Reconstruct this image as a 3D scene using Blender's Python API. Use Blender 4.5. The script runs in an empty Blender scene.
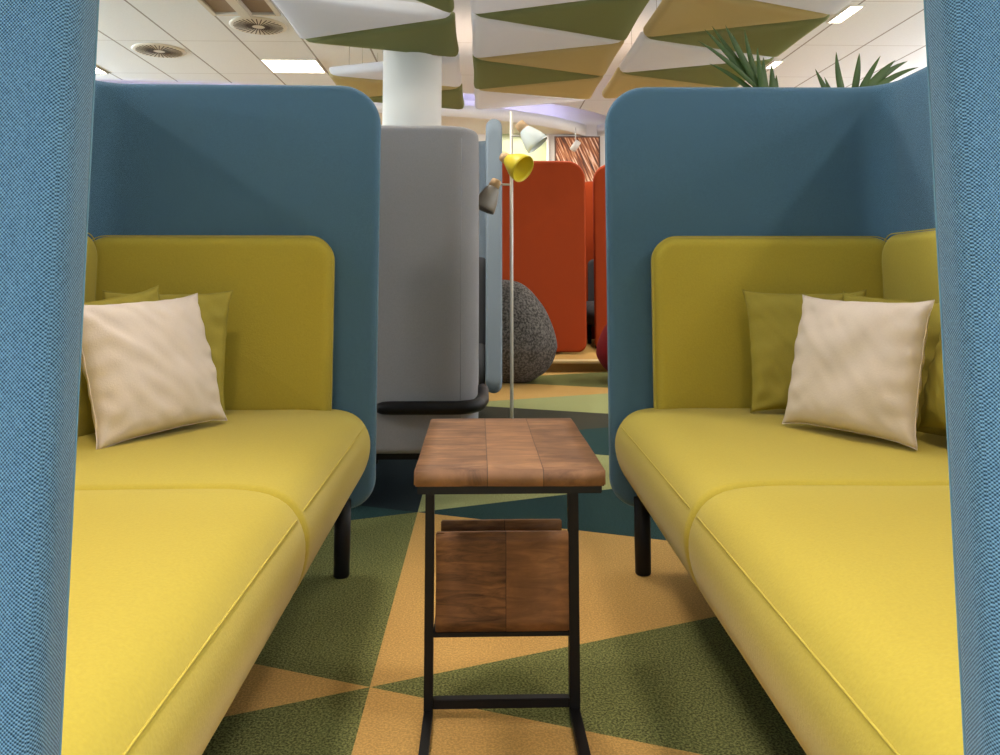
import bpy, bmesh, math, random
from mathutils import Vector, Matrix, noise
R = math.radians
PI = math.pi
C = bpy.context.scene.collection
sc = bpy.context.scene
H = 0.885          # camera height
F = 780.0          # focal length in pixels (1000 wide)
random.seed(7)

# ------------------------------------------------------------------ materials
def lin(c):
    return tuple(((v/255)/12.92 if v/255 <= 0.04045 else ((v/255+0.055)/1.055)**2.4) for v in c) + (1,)

def newmat(name):
    m = bpy.data.materials.new(name); m.use_nodes = True
    nt = m.node_tree; b = nt.nodes['Principled BSDF']
    return m, nt, b

def N(nt, t, **kw):
    n = nt.nodes.new(t)
    for k, v in kw.items(): setattr(n, k, v)
    return n

def mathn(nt, op, a, b=None, c=None):
    n = nt.nodes.new('ShaderNodeMath'); n.operation = op
    for i, v in enumerate((a, b, c)):
        if v is None: continue
        if isinstance(v, (int, float)): n.inputs[i].default_value = v
        else: nt.links.new(v, n.inputs[i])
    return n.outputs[0]

def mixc(nt, fac, a, b):
    n = nt.nodes.new('ShaderNodeMix'); n.data_type = 'RGBA'
    if isinstance(fac, (int, float)): n.inputs[0].default_value = fac
    else: nt.links.new(fac, n.inputs[0])
    for i, v in ((6, a), (7, b)):
        if isinstance(v, tuple): n.inputs[i].default_value = v
        else: nt.links.new(v, n.inputs[i])
    return n.outputs[2]

def mul(c, k): return tuple(min(1, v*k) for v in c[:3]) + (1,)

def plain(name, rgb, rough=0.6, metal=0, var=0.0, scale=20, bump=0.0, sheen=0, spec=0.5, stretch=None):
    m, nt, b = newmat(name); c = lin(rgb)
    b.inputs['Base Color'].default_value = c
    b.inputs['Roughness'].default_value = rough
    b.inputs['Metallic'].default_value = metal
    b.inputs['Specular IOR Level'].default_value = spec
    if sheen: b.inputs['Sheen Weight'].default_value = sheen; b.inputs['Sheen Roughness'].default_value = 0.5
    if var or bump:
        tc = N(nt, 'ShaderNodeTexCoord'); no = N(nt, 'ShaderNodeTexNoise')
        no.inputs['Scale'].default_value = scale; no.inputs['Detail'].default_value = 3
        src = tc.outputs['Object']
        if stretch:
            mp = N(nt, 'ShaderNodeMapping'); mp.inputs['Scale'].default_value = stretch
            nt.links.new(src, mp.inputs[0]); src = mp.outputs[0]
        nt.links.new(src, no.inputs['Vector'])
        if var:
            o = mixc(nt, no.outputs['Fac'], mul(c, 1-var), mul(c, 1+var))
            nt.links.new(o, b.inputs['Base Color'])
        if bump:
            bp = N(nt, 'ShaderNodeBump'); bp.inputs['Strength'].default_value = bump; bp.inputs['Distance'].default_value = 0.002
            nt.links.new(no.outputs['Fac'], bp.inputs['Height']); nt.links.new(bp.outputs[0], b.inputs['Normal'])
    return m

def emit(name, rgb, k):
    m, nt, b = newmat(name)
    b.inputs['Base Color'].default_value = lin(rgb)
    b.inputs['Emission Color'].default_value = lin(rgb); b.inputs['Emission Strength'].default_value = k
    return m

def weave(name, dark, light, p=0.0026, bump=0.4):
    """woven wool cloth; the weave follows each face (box mapping in object space)"""
    m, nt, b = newmat(name)
    tc = N(nt, 'ShaderNodeTexCoord')
    sp = N(nt, 'ShaderNodeSeparateXYZ'); nt.links.new(tc.outputs['Object'], sp.inputs[0])
    sn = N(nt, 'ShaderNodeSeparateXYZ'); nt.links.new(tc.outputs['Normal'], sn.inputs[0])
    ax, ay, az = (mathn(nt, 'ABSOLUTE', sn.outputs[i]) for i in range(3))
    top = mathn(nt, 'GREATER_THAN', az, 0.72)
    side = mathn(nt, 'GREATER_THAN', ax, ay)
    X, Y, Z = sp.outputs
    def sel(f, p0, p1):      # f ? p1 : p0
        return mathn(nt, 'ADD', mathn(nt, 'MULTIPLY', p0, mathn(nt, 'SUBTRACT', 1.0, f)), mathn(nt, 'MULTIPLY', p1, f))
    uu = sel(top, sel(side, X, Y), X); vv = sel(top, Z, Y)
    no = N(nt, 'ShaderNodeTexNoise'); no.inputs['Scale'].default_value = 70; no.inputs['Detail'].default_value = 3
    nt.links.new(tc.outputs['Object'], no.inputs['Vector'])
    wob = mathn(nt, 'MULTIPLY', no.outputs['Fac'], 2.6)
    k = 2*PI/p
    u = mathn(nt, 'ADD', mathn(nt, 'MULTIPLY', uu, k), wob)
    v = mathn(nt, 'ADD', mathn(nt, 'MULTIPLY', vv, k*0.9), wob)
    s = mathn(nt, 'MULTIPLY', mathn(nt, 'SINE', u), mathn(nt, 'SINE', v))
    f = mathn(nt, 'MULTIPLY_ADD', s, 0.62, 0.48)
    n2 = N(nt, 'ShaderNodeTexNoise'); n2.inputs['Scale'].default_value = 420; nt.links.new(tc.outputs['Object'], n2.inputs['Vector'])
    f = mathn(nt, 'ADD', f, mathn(nt, 'MULTIPLY_ADD', n2.outputs['Fac'], 0.7, -0.35))
    cl = N(nt, 'ShaderNodeClamp'); nt.links.new(f, cl.inputs[0])
    nt.links.new(mixc(nt, cl.outputs[0], lin(dark), lin(light)), b.inputs['Base Color'])
    b.inputs['Roughness'].default_value = 0.9; b.inputs['Specular IOR Level'].default_value = 0.2
    b.inputs['Sheen Weight'].default_value = 0.15
    bp = N(nt, 'ShaderNodeBump'); bp.inputs['Strength'].default_value = bump; bp.inputs['Distance'].default_value = 0.0012
    nt.links.new(f, bp.inputs['Height']); nt.links.new(bp.outputs[0], b.inputs['Normal'])
    return m

def wood(name, base, dark, seed, cut_axis, planks, grain):
    """joined planks with saw marks; cut_axis 0/1 = axis along which the planks are counted, planks = joint positions"""
    m, nt, b = newmat(name)
    tc = N(nt, 'ShaderNodeTexCoord'); sp = N(nt, 'ShaderNodeSeparateXYZ'); nt.links.new(tc.outputs['Object'], sp.inputs[0])
    a = sp.outputs[cut_axis]
    idx = None; joint = None
    for j in planks:
        g = mathn(nt, 'GREATER_THAN', a, j); idx = g if idx is None else mathn(nt, 'ADD', idx, g)
        d = mathn(nt, 'LESS_THAN', mathn(nt, 'ABSOLUTE', mathn(nt, 'SUBTRACT', a, j)), 0.0008)
        joint = d if joint is None else mathn(nt, 'MAXIMUM', joint, d)
    mp = N(nt, 'ShaderNodeMapping'); mp.inputs['Scale'].default_value = grain
    cm = N(nt, 'ShaderNodeCombineXYZ')
    nt.links.new(mathn(nt, 'MULTIPLY', idx, 3.7), cm.inputs[0]); nt.links.new(mathn(nt, 'MULTIPLY', idx, 1.9), cm.inputs[2])
    nt.links.new(cm.outputs[0], mp.inputs['Location']); nt.links.new(tc.outputs['Object'], mp.inputs[0])
    no = N(nt, 'ShaderNodeTexNoise'); no.inputs['Scale'].default_value = 1; no.inputs['Detail'].default_value = 6; no.inputs['Roughness'].default_value = 0.65
    no.inputs['Distortion'].default_value = 0.8
    nt.links.new(mp.outputs[0], no.inputs['Vector'])
    n2 = N(nt, 'ShaderNodeTexNoise'); n2.inputs['Scale'].default_value = 14; n2.inputs['Detail'].default_value = 4
    mp2 = N(nt, 'ShaderNodeMapping'); mp2.inputs['Location'].default_value = (seed, seed*2, 0); nt.links.new(tc.outputs['Object'], mp2.inputs[0]); nt.links.new(mp2.outputs[0], n2.inputs['Vector'])
    r1 = N(nt, 'ShaderNodeMapRange'); r1.inputs[1].default_value = 0.34; r1.inputs[2].default_value = 0.66; nt.links.new(no.outputs['Fac'], r1.inputs[0])
    r2 = N(nt, 'ShaderNodeMapRange'); r2.inputs[1].default_value = 0.35; r2.inputs[2].default_value = 0.7; nt.links.new(n2.outputs['Fac'], r2.inputs[0])
    col = mixc(nt, r1.outputs[0], lin(dark), lin(base))
    col = mixc(nt, mathn(nt, 'MULTIPLY', r2.outputs[0], 0.55), col, mul(lin(dark), 0.8))
    par = mathn(nt, 'MULTIPLY', mathn(nt, 'MODULO', idx, 2.0), 0.28)
    col = mixc(nt, par, col, mul(lin(base), 1.12))
    col = mixc(nt, mathn(nt, 'MULTIPLY', joint, 0.7), col, mul(lin(dark), 0.4))
    nt.links.new(col, b.inputs['Base Color']); b.inputs['Roughness'].default_value = 0.62; b.inputs['Specular IOR Level'].default_value = 0.3
    bp = N(nt, 'ShaderNodeBump'); bp.inputs['Strength'].default_value = 0.35; bp.inputs['Distance'].default_value = 0.001
    nt.links.new(no.outputs['Fac'], bp.inputs['Height']); nt.links.new(bp.outputs[0], b.inputs['Normal'])
    return m

def carpet(name, rgb, k=0.45, scale=200):
    m, nt, b = newmat(name); c = lin(rgb)
    tc = N(nt, 'ShaderNodeTexCoord')
    n1 = N(nt, 'ShaderNodeTexNoise'); n1.inputs['Scale'].default_value = scale; n1.inputs['Detail'].default_value = 3; n1.inputs['Roughness'].default_value = 0.7
    n2 = N(nt, 'ShaderNodeTexNoise'); n2.inputs['Scale'].default_value = 5; n2.inputs['Detail'].default_value = 2
    for n in (n1, n2): nt.links.new(tc.outputs['Object'], n.inputs['Vector'])
    r = N(nt, 'ShaderNodeMapRange'); r.inputs[1].default_value = 0.42; r.inputs[2].default_value = 0.60; nt.links.new(n1.outputs['Fac'], r.inputs[0])
    f = mathn(nt, 'MULTIPLY_ADD', n2.outputs['Fac'], 0.2, mathn(nt, 'MULTIPLY', r.outputs[0], 0.9))
    warm = mul(c, 1+k*1.15)
    nt.links.new(mixc(nt, f, mul(c, 1-k*0.8), warm), b.inputs['Base Color'])
    b.inputs['Roughness'].default_value = 1; b.inputs['Specular IOR Level'].default_value = 0.1
    bp = N(nt, 'ShaderNodeBump'); bp.inputs['Strength'].default_value = 0.7; bp.inputs['Distance'].default_value = 0.004
    nt.links.new(n1.outputs['Fac'], bp.inputs['Height']); nt.links.new(bp.outputs[0], b.inputs['Normal'])
    return m

def ceiling_mat():
    m, nt, b = newmat('ceiling_tiles')
    tc = N(nt, 'ShaderNodeTexCoord'); sp = N(nt, 'ShaderNodeSeparateXYZ'); nt.links.new(tc.outputs['Object'], sp.inputs[0])
    def line(out, off, per, w):
        f = mathn(nt, 'FLOORED_MODULO', mathn(nt, 'ADD', out, -off + w/2), per)
        return mathn(nt, 'LESS_THAN', f, w)
    lx = line(sp.outputs[0], 0.1, 0.6, 0.018)
    ly = mathn(nt, 'MULTIPLY', line(sp.outputs[1], 0.1, 1.2, 0.012), 0.35)
    f = mathn(nt, 'MAXIMUM', mathn(nt, 'MULTIPLY', lx, 0.7), ly)
    no = N(nt, 'ShaderNodeTexNoise'); no.inputs['Scale'].default_value = 60; nt.links.new(tc.outputs['Object'], no.inputs['Vector'])
    base = mixc(nt, no.outputs['Fac'], lin((222, 227, 234)), lin((232, 237, 244)))
    nt.links.new(mixc(nt, f, base, lin((96, 84, 76))), b.inputs['Base Color'])
    b.inputs['Roughness'].default_value = 0.9
    return m

def grass_picture():
    m, nt, b = newmat('reed_print')
    tc = N(nt, 'ShaderNodeTexCoord'); mp = N(nt, 'ShaderNodeMapping')
    mp.inputs['Rotation'].default_value = (0, R(-28), 0); mp.inputs['Scale'].default_value = (40, 1, 2.6)
    nt.links.new(tc.outputs['Object'], mp.inputs[0])
    mp.vector_type = 'POINT'
    no = N(nt, 'ShaderNodeTexNoise'); no.inputs['Scale'].default_value = 1; no.inputs['Detail'].default_value = 4
    ro = N(nt, 'ShaderNodeVectorRotate'); ro.rotation_type = 'Y_AXIS'; ro.inputs['Angle'].default_value = R(24)
    nt.links.new(tc.outputs['Object'], ro.inputs['Vector'])
    mp.inputs['Rotation'].default_value = (0, 0, 0)
    nt.links.new(ro.outputs[0], mp.inputs[0]); nt.links.new(mp.outputs[0], no.inputs['Vector'])
    cr = N(nt, 'ShaderNodeValToRGB'); nt.links.new(no.outputs['Fac'], cr.inputs[0])
    e = cr.color_ramp.elements
    e[0].position = 0.33; e[0].color = lin((58, 34, 24)); e[1].position = 0.62; e[1].color = lin((240, 205, 175))
    x = e.new(0.47); x.color = lin((150, 84, 48)); x = e.new(0.56); x.color = lin((205, 140, 92))
    nt.links.new(cr.outputs[0], b.inputs['Base Color'])
    b.inputs['Roughness'].default_value = 0.5
    return m

M = dict(
    blue=weave('blue_wool', (12, 45, 64), (106, 147, 176)),
    seam_blue=plain('pale_blue_thread', (92, 130, 148), 0.8, var=0.1, scale=300),
    yellow=plain('mustard_wool', (178, 160, 58), 0.85, var=0.10, scale=220, bump=0.25, sheen=0.15, spec=0.2),
    yellow_pipe=plain('mustard_piping', (182, 164, 62), 0.85, var=0.05, scale=200, sheen=0.1, spec=0.2),
    olive=plain('olive_cotton', (160, 146, 62), 0.85, var=0.08, scale=240, bump=0.2, spec=0.2),
    cream=plain('cream_cotton', (214, 200, 186), 0.85, var=0.05, scale=260, bump=0.2, spec=0.2),
    black=plain('black_metal', (12, 10, 10), 0.5, 0.0, var=0.2, scale=60, spec=0.25),
    blackwood=plain('black_wood', (14, 12, 13), 0.5, var=0.2, scale=40, spec=0.25),
    grey=plain('grey_wool', (136, 134, 136), 0.9, var=0.12, scale=260, bump=0.2, sheen=0.1, spec=0.2),
    grey_blue=plain('blue_grey_wool', (132, 142, 150), 0.9, var=0.1, scale=260, bump=0.2, spec=0.2),
    dgrey=plain('dark_grey_wool', (74, 74, 76), 0.9, var=0.1, scale=200, spec=0.2),
    orange=plain('orange_wool', (152, 58, 20), 0.9, var=0.08, scale=200, bump=0.1, spec=0.2),
    felt=carpet('charcoal_felt', (84, 80, 76), 0.8, 55),
    red=plain('dark_red_cloth', (128, 24, 30), 0.9, var=0.1, scale=60, spec=0.2),
    white=plain('white_paint', (226, 222, 214), 0.7, var=0.02, scale=8),
    white_metal=plain('white_metal', (206, 200, 188), 0.4, 0.1, var=0.03, scale=20),
    cwhite=plain('white_stretch_cloth', (240, 242, 248), 0.9, var=0.03, scale=120),
    cgreen=plain('green_stretch_cloth', (156, 164, 122), 0.9, var=0.05, scale=120),
    cochre=plain('ochre_stretch_cloth', (212, 200, 158), 0.9, var=0.05, scale=120),
    steel=plain('steel_wire', (120, 116, 110), 0.35, 0.9, var=0.05),
    oak=plain('pale_oak', (214, 176, 132), 0.6, var=0.15, scale=30, stretch=(1, 1, 8)),
    shade_white=plain('white_shade', (214, 220, 216), 0.4, var=0.02),
    shade_yellow=plain('yellow_shade', (224, 200, 44), 0.45, var=0.03),
    shade_grey=plain('grey_shade', (124, 116, 104), 0.45, var=0.03),
    leaf=plain('palm_leaf', (60, 86, 24), 0.5, var=0.35, scale=14, stretch=(1, 1, 0.2)),
    pot=plain('grey_planter', (110, 108, 104), 0.6, var=0.08, scale=12),
    soil=plain('soil', (46, 34, 24), 1, var=0.4, scale=50, bump=0.8),
    gold=carpet('gold_carpet', (194, 153, 88), 0.22),
    green=carpet('moss_carpet', (104, 106, 62), 0.75),
    lgreen=carpet('light_green_carpet', (152, 154, 102), 0.38),
    teal=carpet('teal_carpet', (38, 62, 60), 0.45),
    navy=carpet('navy_carpet', (30, 40, 42), 0.5),
    umber=carpet('grey_brown_carpet', (64, 62, 50), 0.35),
    ceil=ceiling_mat(),
    lamp=emit('lit_diffuser', (255, 244, 226), 9),
    led=emit('lavender_led', (186, 186, 255), 60),
    slot=plain('slot_shadow_brown', (84, 74, 66), 0.8, var=0.05),
    dark=plain('dark_void', (40, 38, 36), 0.9, var=0.1),
    glass_green=plain('lime_film', (176, 184, 140), 0.3, var=0.06, scale=3),
    picture=grass_picture(),
    nosing=plain('pale_nosing', (212, 184, 128), 0.6, var=0.05),
    table=wood('sawn_table_top', (152, 110, 74), (90, 62, 42), 3.1, 0, (-0.035, 0.052), (9, 42, 10)),
    rack=wood('sawn_rack_board', (150, 104, 64), (78, 52, 32), 8.3, 0, (0.008,), (10, 10, 60)),
    tile_back=plain('wall_plaster', (220, 214, 204), 0.85, var=0.02, scale=5),
)

def translucent(m, k):
    """thin stretched cloth lets part of the light above it through"""
    nt = m.node_tree; b = nt.nodes['Principled BSDF']; out = nt.nodes['Material Output']
    t = N(nt, 'ShaderNodeBsdfTranslucent'); mx = N(nt, 'ShaderNodeMixShader'); mx.inputs[0].default_value = k
    if b.inputs['Base Color'].is_linked: nt.links.new(b.inputs['Base Color'].links[0].from_socket, t.inputs['Color'])
    nt.links.new(b.outputs[0], mx.inputs[1]); nt.links.new(t.outputs[0], mx.inputs[2]); nt.links.new(mx.outputs[0], out.inputs['Surface'])
for k_ in ('cwhite', 'cgreen', 'cochre'): translucent(M[k_], 0.5)

# ------------------------------------------------------------------ helpers
def mesh_obj(name, verts, faces, mat, parent=None, smooth=True, uv=None):
    me = bpy.data.meshes.new(name); me.from_pydata([tuple(v) for v in verts], [], faces); me.update()
    bm = bmesh.new(); bm.from_mesh(me)
    if uv:
        ul = bm.loops.layers.uv.new('UVMap')
        bm.verts.ensure_lookup_table()
        for f in bm.faces:
            us = [uv[l.vert.index] for l in f.loops]
            for l, u in zip(f.loops, us): l[ul].uv = u
    bmesh.ops.recalc_face_normals(bm, faces=bm.faces); bm.to_mesh(me); bm.free()
    for p in me.polygons: p.use_smooth = smooth
    me.materials.append(mat)
    o = bpy.data.objects.new(name, me); C.objects.link(o)
    if parent: o.parent = parent
    return o

def bm_obj(name, bm, mat, parent=None, smooth=False, bevel=0):
    if bevel: bmesh.ops.bevel(bm, geom=[e for e in bm.edges], offset=bevel, segments=2, affect='EDGES', clamp_overlap=True)
    bmesh.ops.recalc_face_normals(bm, faces=bm.faces)
    me = bpy.data.meshes.new(name); bm.to_mesh(me); bm.free()
    for p in me.polygons: p.use_smooth = smooth
    me.materials.append(mat)
    o = bpy.data.objects.new(name, me); C.objects.link(o)
    if parent: o.parent = parent
    return o

def bx(bm, x0, x1, y0, y1, z0, z1):
    v = [bm.verts.new(p) for p in ((x0,y0,z0),(x1,y0,z0),(x1,y1,z0),(x0,y1,z0),(x0,y0,z1),(x1,y0,z1),(x1,y1,z1),(x0,y1,z1))]
    for f in ((0,3,2,1),(4,5,6,7),(0,1,5,4),(1,2,6,5),(2,3,7,6),(3,0,4,7)): bm.faces.new([v[i] for i in f])

def box(name, dims, mat, parent=None, bevel=0):
    bm = bmesh.new(); bx(bm, *dims); return bm_obj(name, bm, mat, parent, False, bevel)

def tube_geo(pts, r, n=12, verts=None, faces=None, taper=None):
    verts = [] if verts is None else verts; faces = [] if faces is None else faces
    pts = [Vector(p) for p in pts]; base = len(verts)
    up = None
    for i, p in enumerate(pts):
        t = (pts[min(i+1, len(pts)-1)] - pts[max(i-1, 0)]).normalized()
        if up is None:
            up = Vector((0,0,1)) if abs(t.z) < 0.9 else Vector((1,0,0))
        s = t.cross(up).normalized(); up = s.cross(t).normalized()
        rr = r[i] if isinstance(r, (list, tuple)) else r
        for k in range(n):
            a = 2*PI*k/n; verts.append(p + (s*math.cos(a) + up*math.sin(a))*rr)
    for i in range(len(pts)-1):
        for k in range(n):
            a = base+i*n+k; b = base+i*n+(k+1)%n
            faces.append((a, b, b+n, a+n))
    faces.append(tuple(base+k for k in range(n))[::-1]); e = base+(len(pts)-1)*n
    faces.append(tuple(e+k for k in range(n)))
    return verts, faces

def tube(name, pts, r, mat, parent=None, n=12):
    v, f = tube_geo(pts, r, n); return mesh_obj(name, v, f, mat, parent)

def lathe(name, prof, mat, parent=None, n=32, mtx=None, closed=True):
    verts = []; faces = []
    for (r, z) in prof:
        for k in range(n):
            a = 2*PI*k/n; verts.append(Vector((r*math.cos(a), r*math.sin(a), z)))
    for i in range(len(prof)-1):
        for k in range(n):
            a = i*n+k; b = i*n+(k+1)%n; faces.append((a, b, b+n, a+n))
    if closed:
        faces.append(tuple(range(n))[::-1]); e = (len(prof)-1)*n; faces.append(tuple(e+k for k in range(n)))
    if mtx: verts = [mtx @ v for v in verts]
    o = mesh_obj(name, verts, faces, mat, parent)
    return o

def empty(name, loc=(0,0,0), rz=0):
    o = bpy.data.objects.new(name, None); C.objects.link(o); o.location = loc; o.rotation_euler = (0,0,rz); o.empty_display_size = 0.1
    return o

def tag(o, label, cat, group=None, kind=None):
    o['label'] = label; o['category'] = cat
    if group: o['group'] = group
    if kind: o['kind'] = kind
    return o

def struct(o, label=None, cat=None):
    o['kind'] = 'structure'
    if label: o['label'] = label
    if cat: o['category'] = cat
    return o

def kids(o): return [c for c in bpy.data.objects if c.parent is o]
def copy_tree(o, parent=None):
    c = o.copy(); C.objects.link(c); c.parent = parent
    for ch in kids(o): copy_tree(ch, c)
    return c

# ---- U-shaped upholstered screen: open toward +x in local space
def u_screen(name, depth, half, t, z0, z1, rc_top, rc_bot, rcorner, mat, parent, rounding=None):
    xb = -depth + t/2
    r = rcorner
    path = []
    def seg(a, b, n):
        for i in range(n): path.append((a[0]+(b[0]-a[0])*i/n, a[1]+(b[1]-a[1])*i/n))
    y = half - t/2
    # fine steps at the free end
    xs = []
    L = -xb - r
    er = 0.021
    fine = [er*(1-math.cos(PI/2*q/7)) for q in range(7)] + [er, .03, .042, .058, .078, .1, .13, .16]
    for d in fine: xs.append(-d)
    n = 8
    for i in range(1, n): xs.append(-(0.16 + (L-0.16)*i/n))
    for x in xs: path.append((x, -y))
    for i in range(0, 9):
        a = -PI/2 - (PI/2)*i/8
        path.append((xb + r + r*math.cos(a), -y + r + r*math.sin(a)))
    half_path = list(path)
    nmid = 14
    for i in range(1, nmid): path.append((xb, (-y+r) + (2*y-2*r)*i/nmid))
    path += [(p[0], -p[1]) for p in reversed(half_path)]
    # arc length
    s = [0]
    for i in range(1, len(path)): s.append(s[-1] + math.dist(path[i], path[i-1]))
    T = s[-1]; verts = []; faces = []; uv = []
    ns = 10; ring_n = None; su = 0.0; hp = None; us = []
    for i, p in enumerate(path):
        a = path[max(i-1, 0)]; b = path[min(i+1, len(path)-1)]
        tx, ty = b[0]-a[0], b[1]-a[1]; l = math.hypot(tx, ty); nx, ny = -ty/l, tx/l
        d = min(s[i], T-s[i])
        def cr(rc):
            return rc - math.sqrt(max(0, rc*rc - (rc-d)**2)) if d < rc else 0
        zt = z1 - cr(rc_top); zb = z0 + cr(rc_bot)
        h = t/2 - er + er*math.sqrt(max(0.0, 1-(1-min(d/er, 1))**2))
        if hp is not None: su += math.hypot(s[i]-s[i-1], h-hp)
        hp = h
        ring = []
        for k in range(ns+1):                       # rounded top
            an = PI*k/ns; ring.append((h*math.cos(an), zt - h + h*math.sin(an)))
        nz = 14
        for k in range(1, nz): ring.append((-h, (zt-h) + ((zb+h)-(zt-h))*k/nz))
        for k in range(ns+1):
            an = PI + PI*k/ns; ring.append((h*math.cos(an), zb + h + h*math.sin(an)))
        for k in range(1, nz): ring.append((h, (zb+h) + ((zt-h)-(zb+h))*k/nz))
        ring_n = len(ring)
        for (o, z) in ring:
            verts.append((p[0]+nx*o, p[1]+ny*o, z)); uv.append((su, z + o*0.02))
    for i in range(len(path)-1):
        for k in range(ring_n):
            a = i*ring_n+k; b = i*ring_n+(k+1)%ring_n; faces.append((a, b, b+ring_n, a+ring_n))
    faces.append(tuple(range(ring_n))[::-1]); e = (len(path)-1)*ring_n; faces.append(tuple(range(e, e+ring_n)))
    return mesh_obj(name, verts, faces, mat, parent, uv=uv)

# ---- seat cushion: profile (x,z) swept along y with softened ends
SEAT_PROF = None
def smooth_closed(P, it=2):
    for _ in range(it):
        Q = []
        for i in range(len(P)):
            a, b = P[i], P[(i+1) % len(P)]
            Q.append((a[0]*.75+b[0]*.25, a[1]*.75+b[1]*.25)); Q.append((a[0]*.25+b[0]*.75, a[1]*.25+b[1]*.75))
        P = Q
    return P
def normals2(P):
    out = []
    A = sum(P[i][0]*P[(i+1) % len(P)][1]-P[(i+1) % len(P)][0]*P[i][1] for i in range(len(P)))
    sg = 1 if A > 0 else -1
    for i in range(len(P)):
        a, b = P[i-1], P[(i+1) % len(P)]
        tx, ty = b[0]-a[0], b[1]-a[1]; l = math.hypot(tx, ty) or 1
        out.append((sg*ty/l, -sg*tx/l))
    return out
def seat_cushion(name, prof, y0, y1, r, mat, parent, crown=0.016):
    P = smooth_closed(prof, 2); Nn = normals2(P)
    ys = []; L = y1-y0
    k = 7
    for i in range(k): ys.append(r*(1-math.cos(PI/2*i/k)))
    n = 16
    for i in range(n+1): ys.append(r + (L-2*r)*i/n)
    for i in range(k-1, -1, -1): ys.append(L - r*(1-math.cos(PI/2*i/k)))
    verts = []; faces = []
    for y in ys:
        d = min(y, L-y); e = r*(1-math.sqrt(max(0, 1-(1-min(d/r, 1))**2)))
        c = crown*math.sin(PI*y/L)**0.8 if 0 < y < L else 0
        for (p, nn) in zip(P, Nn):
            x = p[0]-nn[0]*e; z = p[1]-nn[1]*e
            if nn[1] > 0: z += c*nn[1]*min(1, (0.0-x)/0.25 if x < 0 else 0)
            verts.append((x, y0+y, z + 0.0015*noise.noise(Vector((x*6, (y0+y)*6, z*6)))))
    m = len(P)
    for i in range(len(ys)-1):
        for j in range(m):
            a = i*m+j; b = i*m+(j+1) % m; faces.append((a, b, b+m, a+m))
    faces.append(tuple(range(m))[::-1]); e = (len(ys)-1)*m; faces.append(tuple(range(e, e+m)))
    return mesh_obj(name, verts, faces, mat, parent)

# ---- soft padded slab: w along local u, h along local v, t along normal
def slab(name, O, U, V, w, h, t, rc, er, mat, parent, puff=0.01, rb=0.02):
    """O = corner (lower-left, back face), U,V unit vectors; bulges along U x V"""
    O, U, V = Vector(O), Vector(U), Vector(V); W = U.cross(V)
    def outline(ins):
        pts = []
        a0, b0, a1, b1 = ins, ins, w-ins, h-ins
        rt = max(rc-ins, 0.003); rl = max(rb-ins, 0.003)
        for (cx, cy, st, rr) in ((a1-rl, b0+rl, -90, rl), (a1-rt, b1-rt, 0, rt), (a0+rt, b1-rt, 90, rt), (a0+rl, b0+rl, 180, rl)):
            for k in range(9):
                an = R(st + 90*k/8); pts.append((cx+rr*math.cos(an), cy+rr*math.sin(an)))
        # denser along sides
        out = []
        for i in range(len(pts)):
            out.append(pts[i])
            nx = pts[(i+1) % len(pts)]
            if math.dist(pts[i], nx) > 0.05 or (i % 9 == 8):
                for q in (1/3, 2/3): out.append((pts[i][0]+(nx[0]-pts[i][0])*q, pts[i][1]+(nx[1]-pts[i][1])*q))
        return out
    rings = []
    rings.append((outline(er*0.6), 0.0))
    rings.append((outline(er*0.15), er*0.3))
    for k in range(0, 7):
        an = PI/2*k/6; rings.append((outline(er*(1-math.cos(an))), t-er+er*math.sin(an)))
    verts = []; faces = []
    for (ol, z) in rings:
        for (a, b) in ol: verts.append(O+U*a+V*b+W*z)
    m = len(rings[0][0]); last = rings[-1][0]; cx, cy = w/2, h/2
    cnt = len(rings)
    for sgl in (0.9, 0.75, 0.55, 0.3):
        for (a, b) in last:
            verts.append(O+U*(cx+(a-cx)*sgl)+V*(cy+(b-cy)*sgl)+W*(t+puff*(1-sgl**2)))
        cnt += 1
    for i in range(cnt-1):
        for j in range(m):
            a = i*m+j; b = i*m+(j+1) % m; faces.append((a, b, b+m, a+m))
    faces.append(tuple(range(m))[::-1]); e = (cnt-1)*m; faces.append(tuple(range(e, e+m)))
    o = mesh_obj(name, verts, faces, mat, parent)
    return o, [O+U*a+V*b+W*(t-er*0.35) for (a, b) in outline(-0.0008)]

def piping(name, pts, r, mat, parent, close=False):
    if close: pts = list(pts)+[pts[0], pts[1]]
    return tube(name, pts, r, mat, parent, 8)

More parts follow.
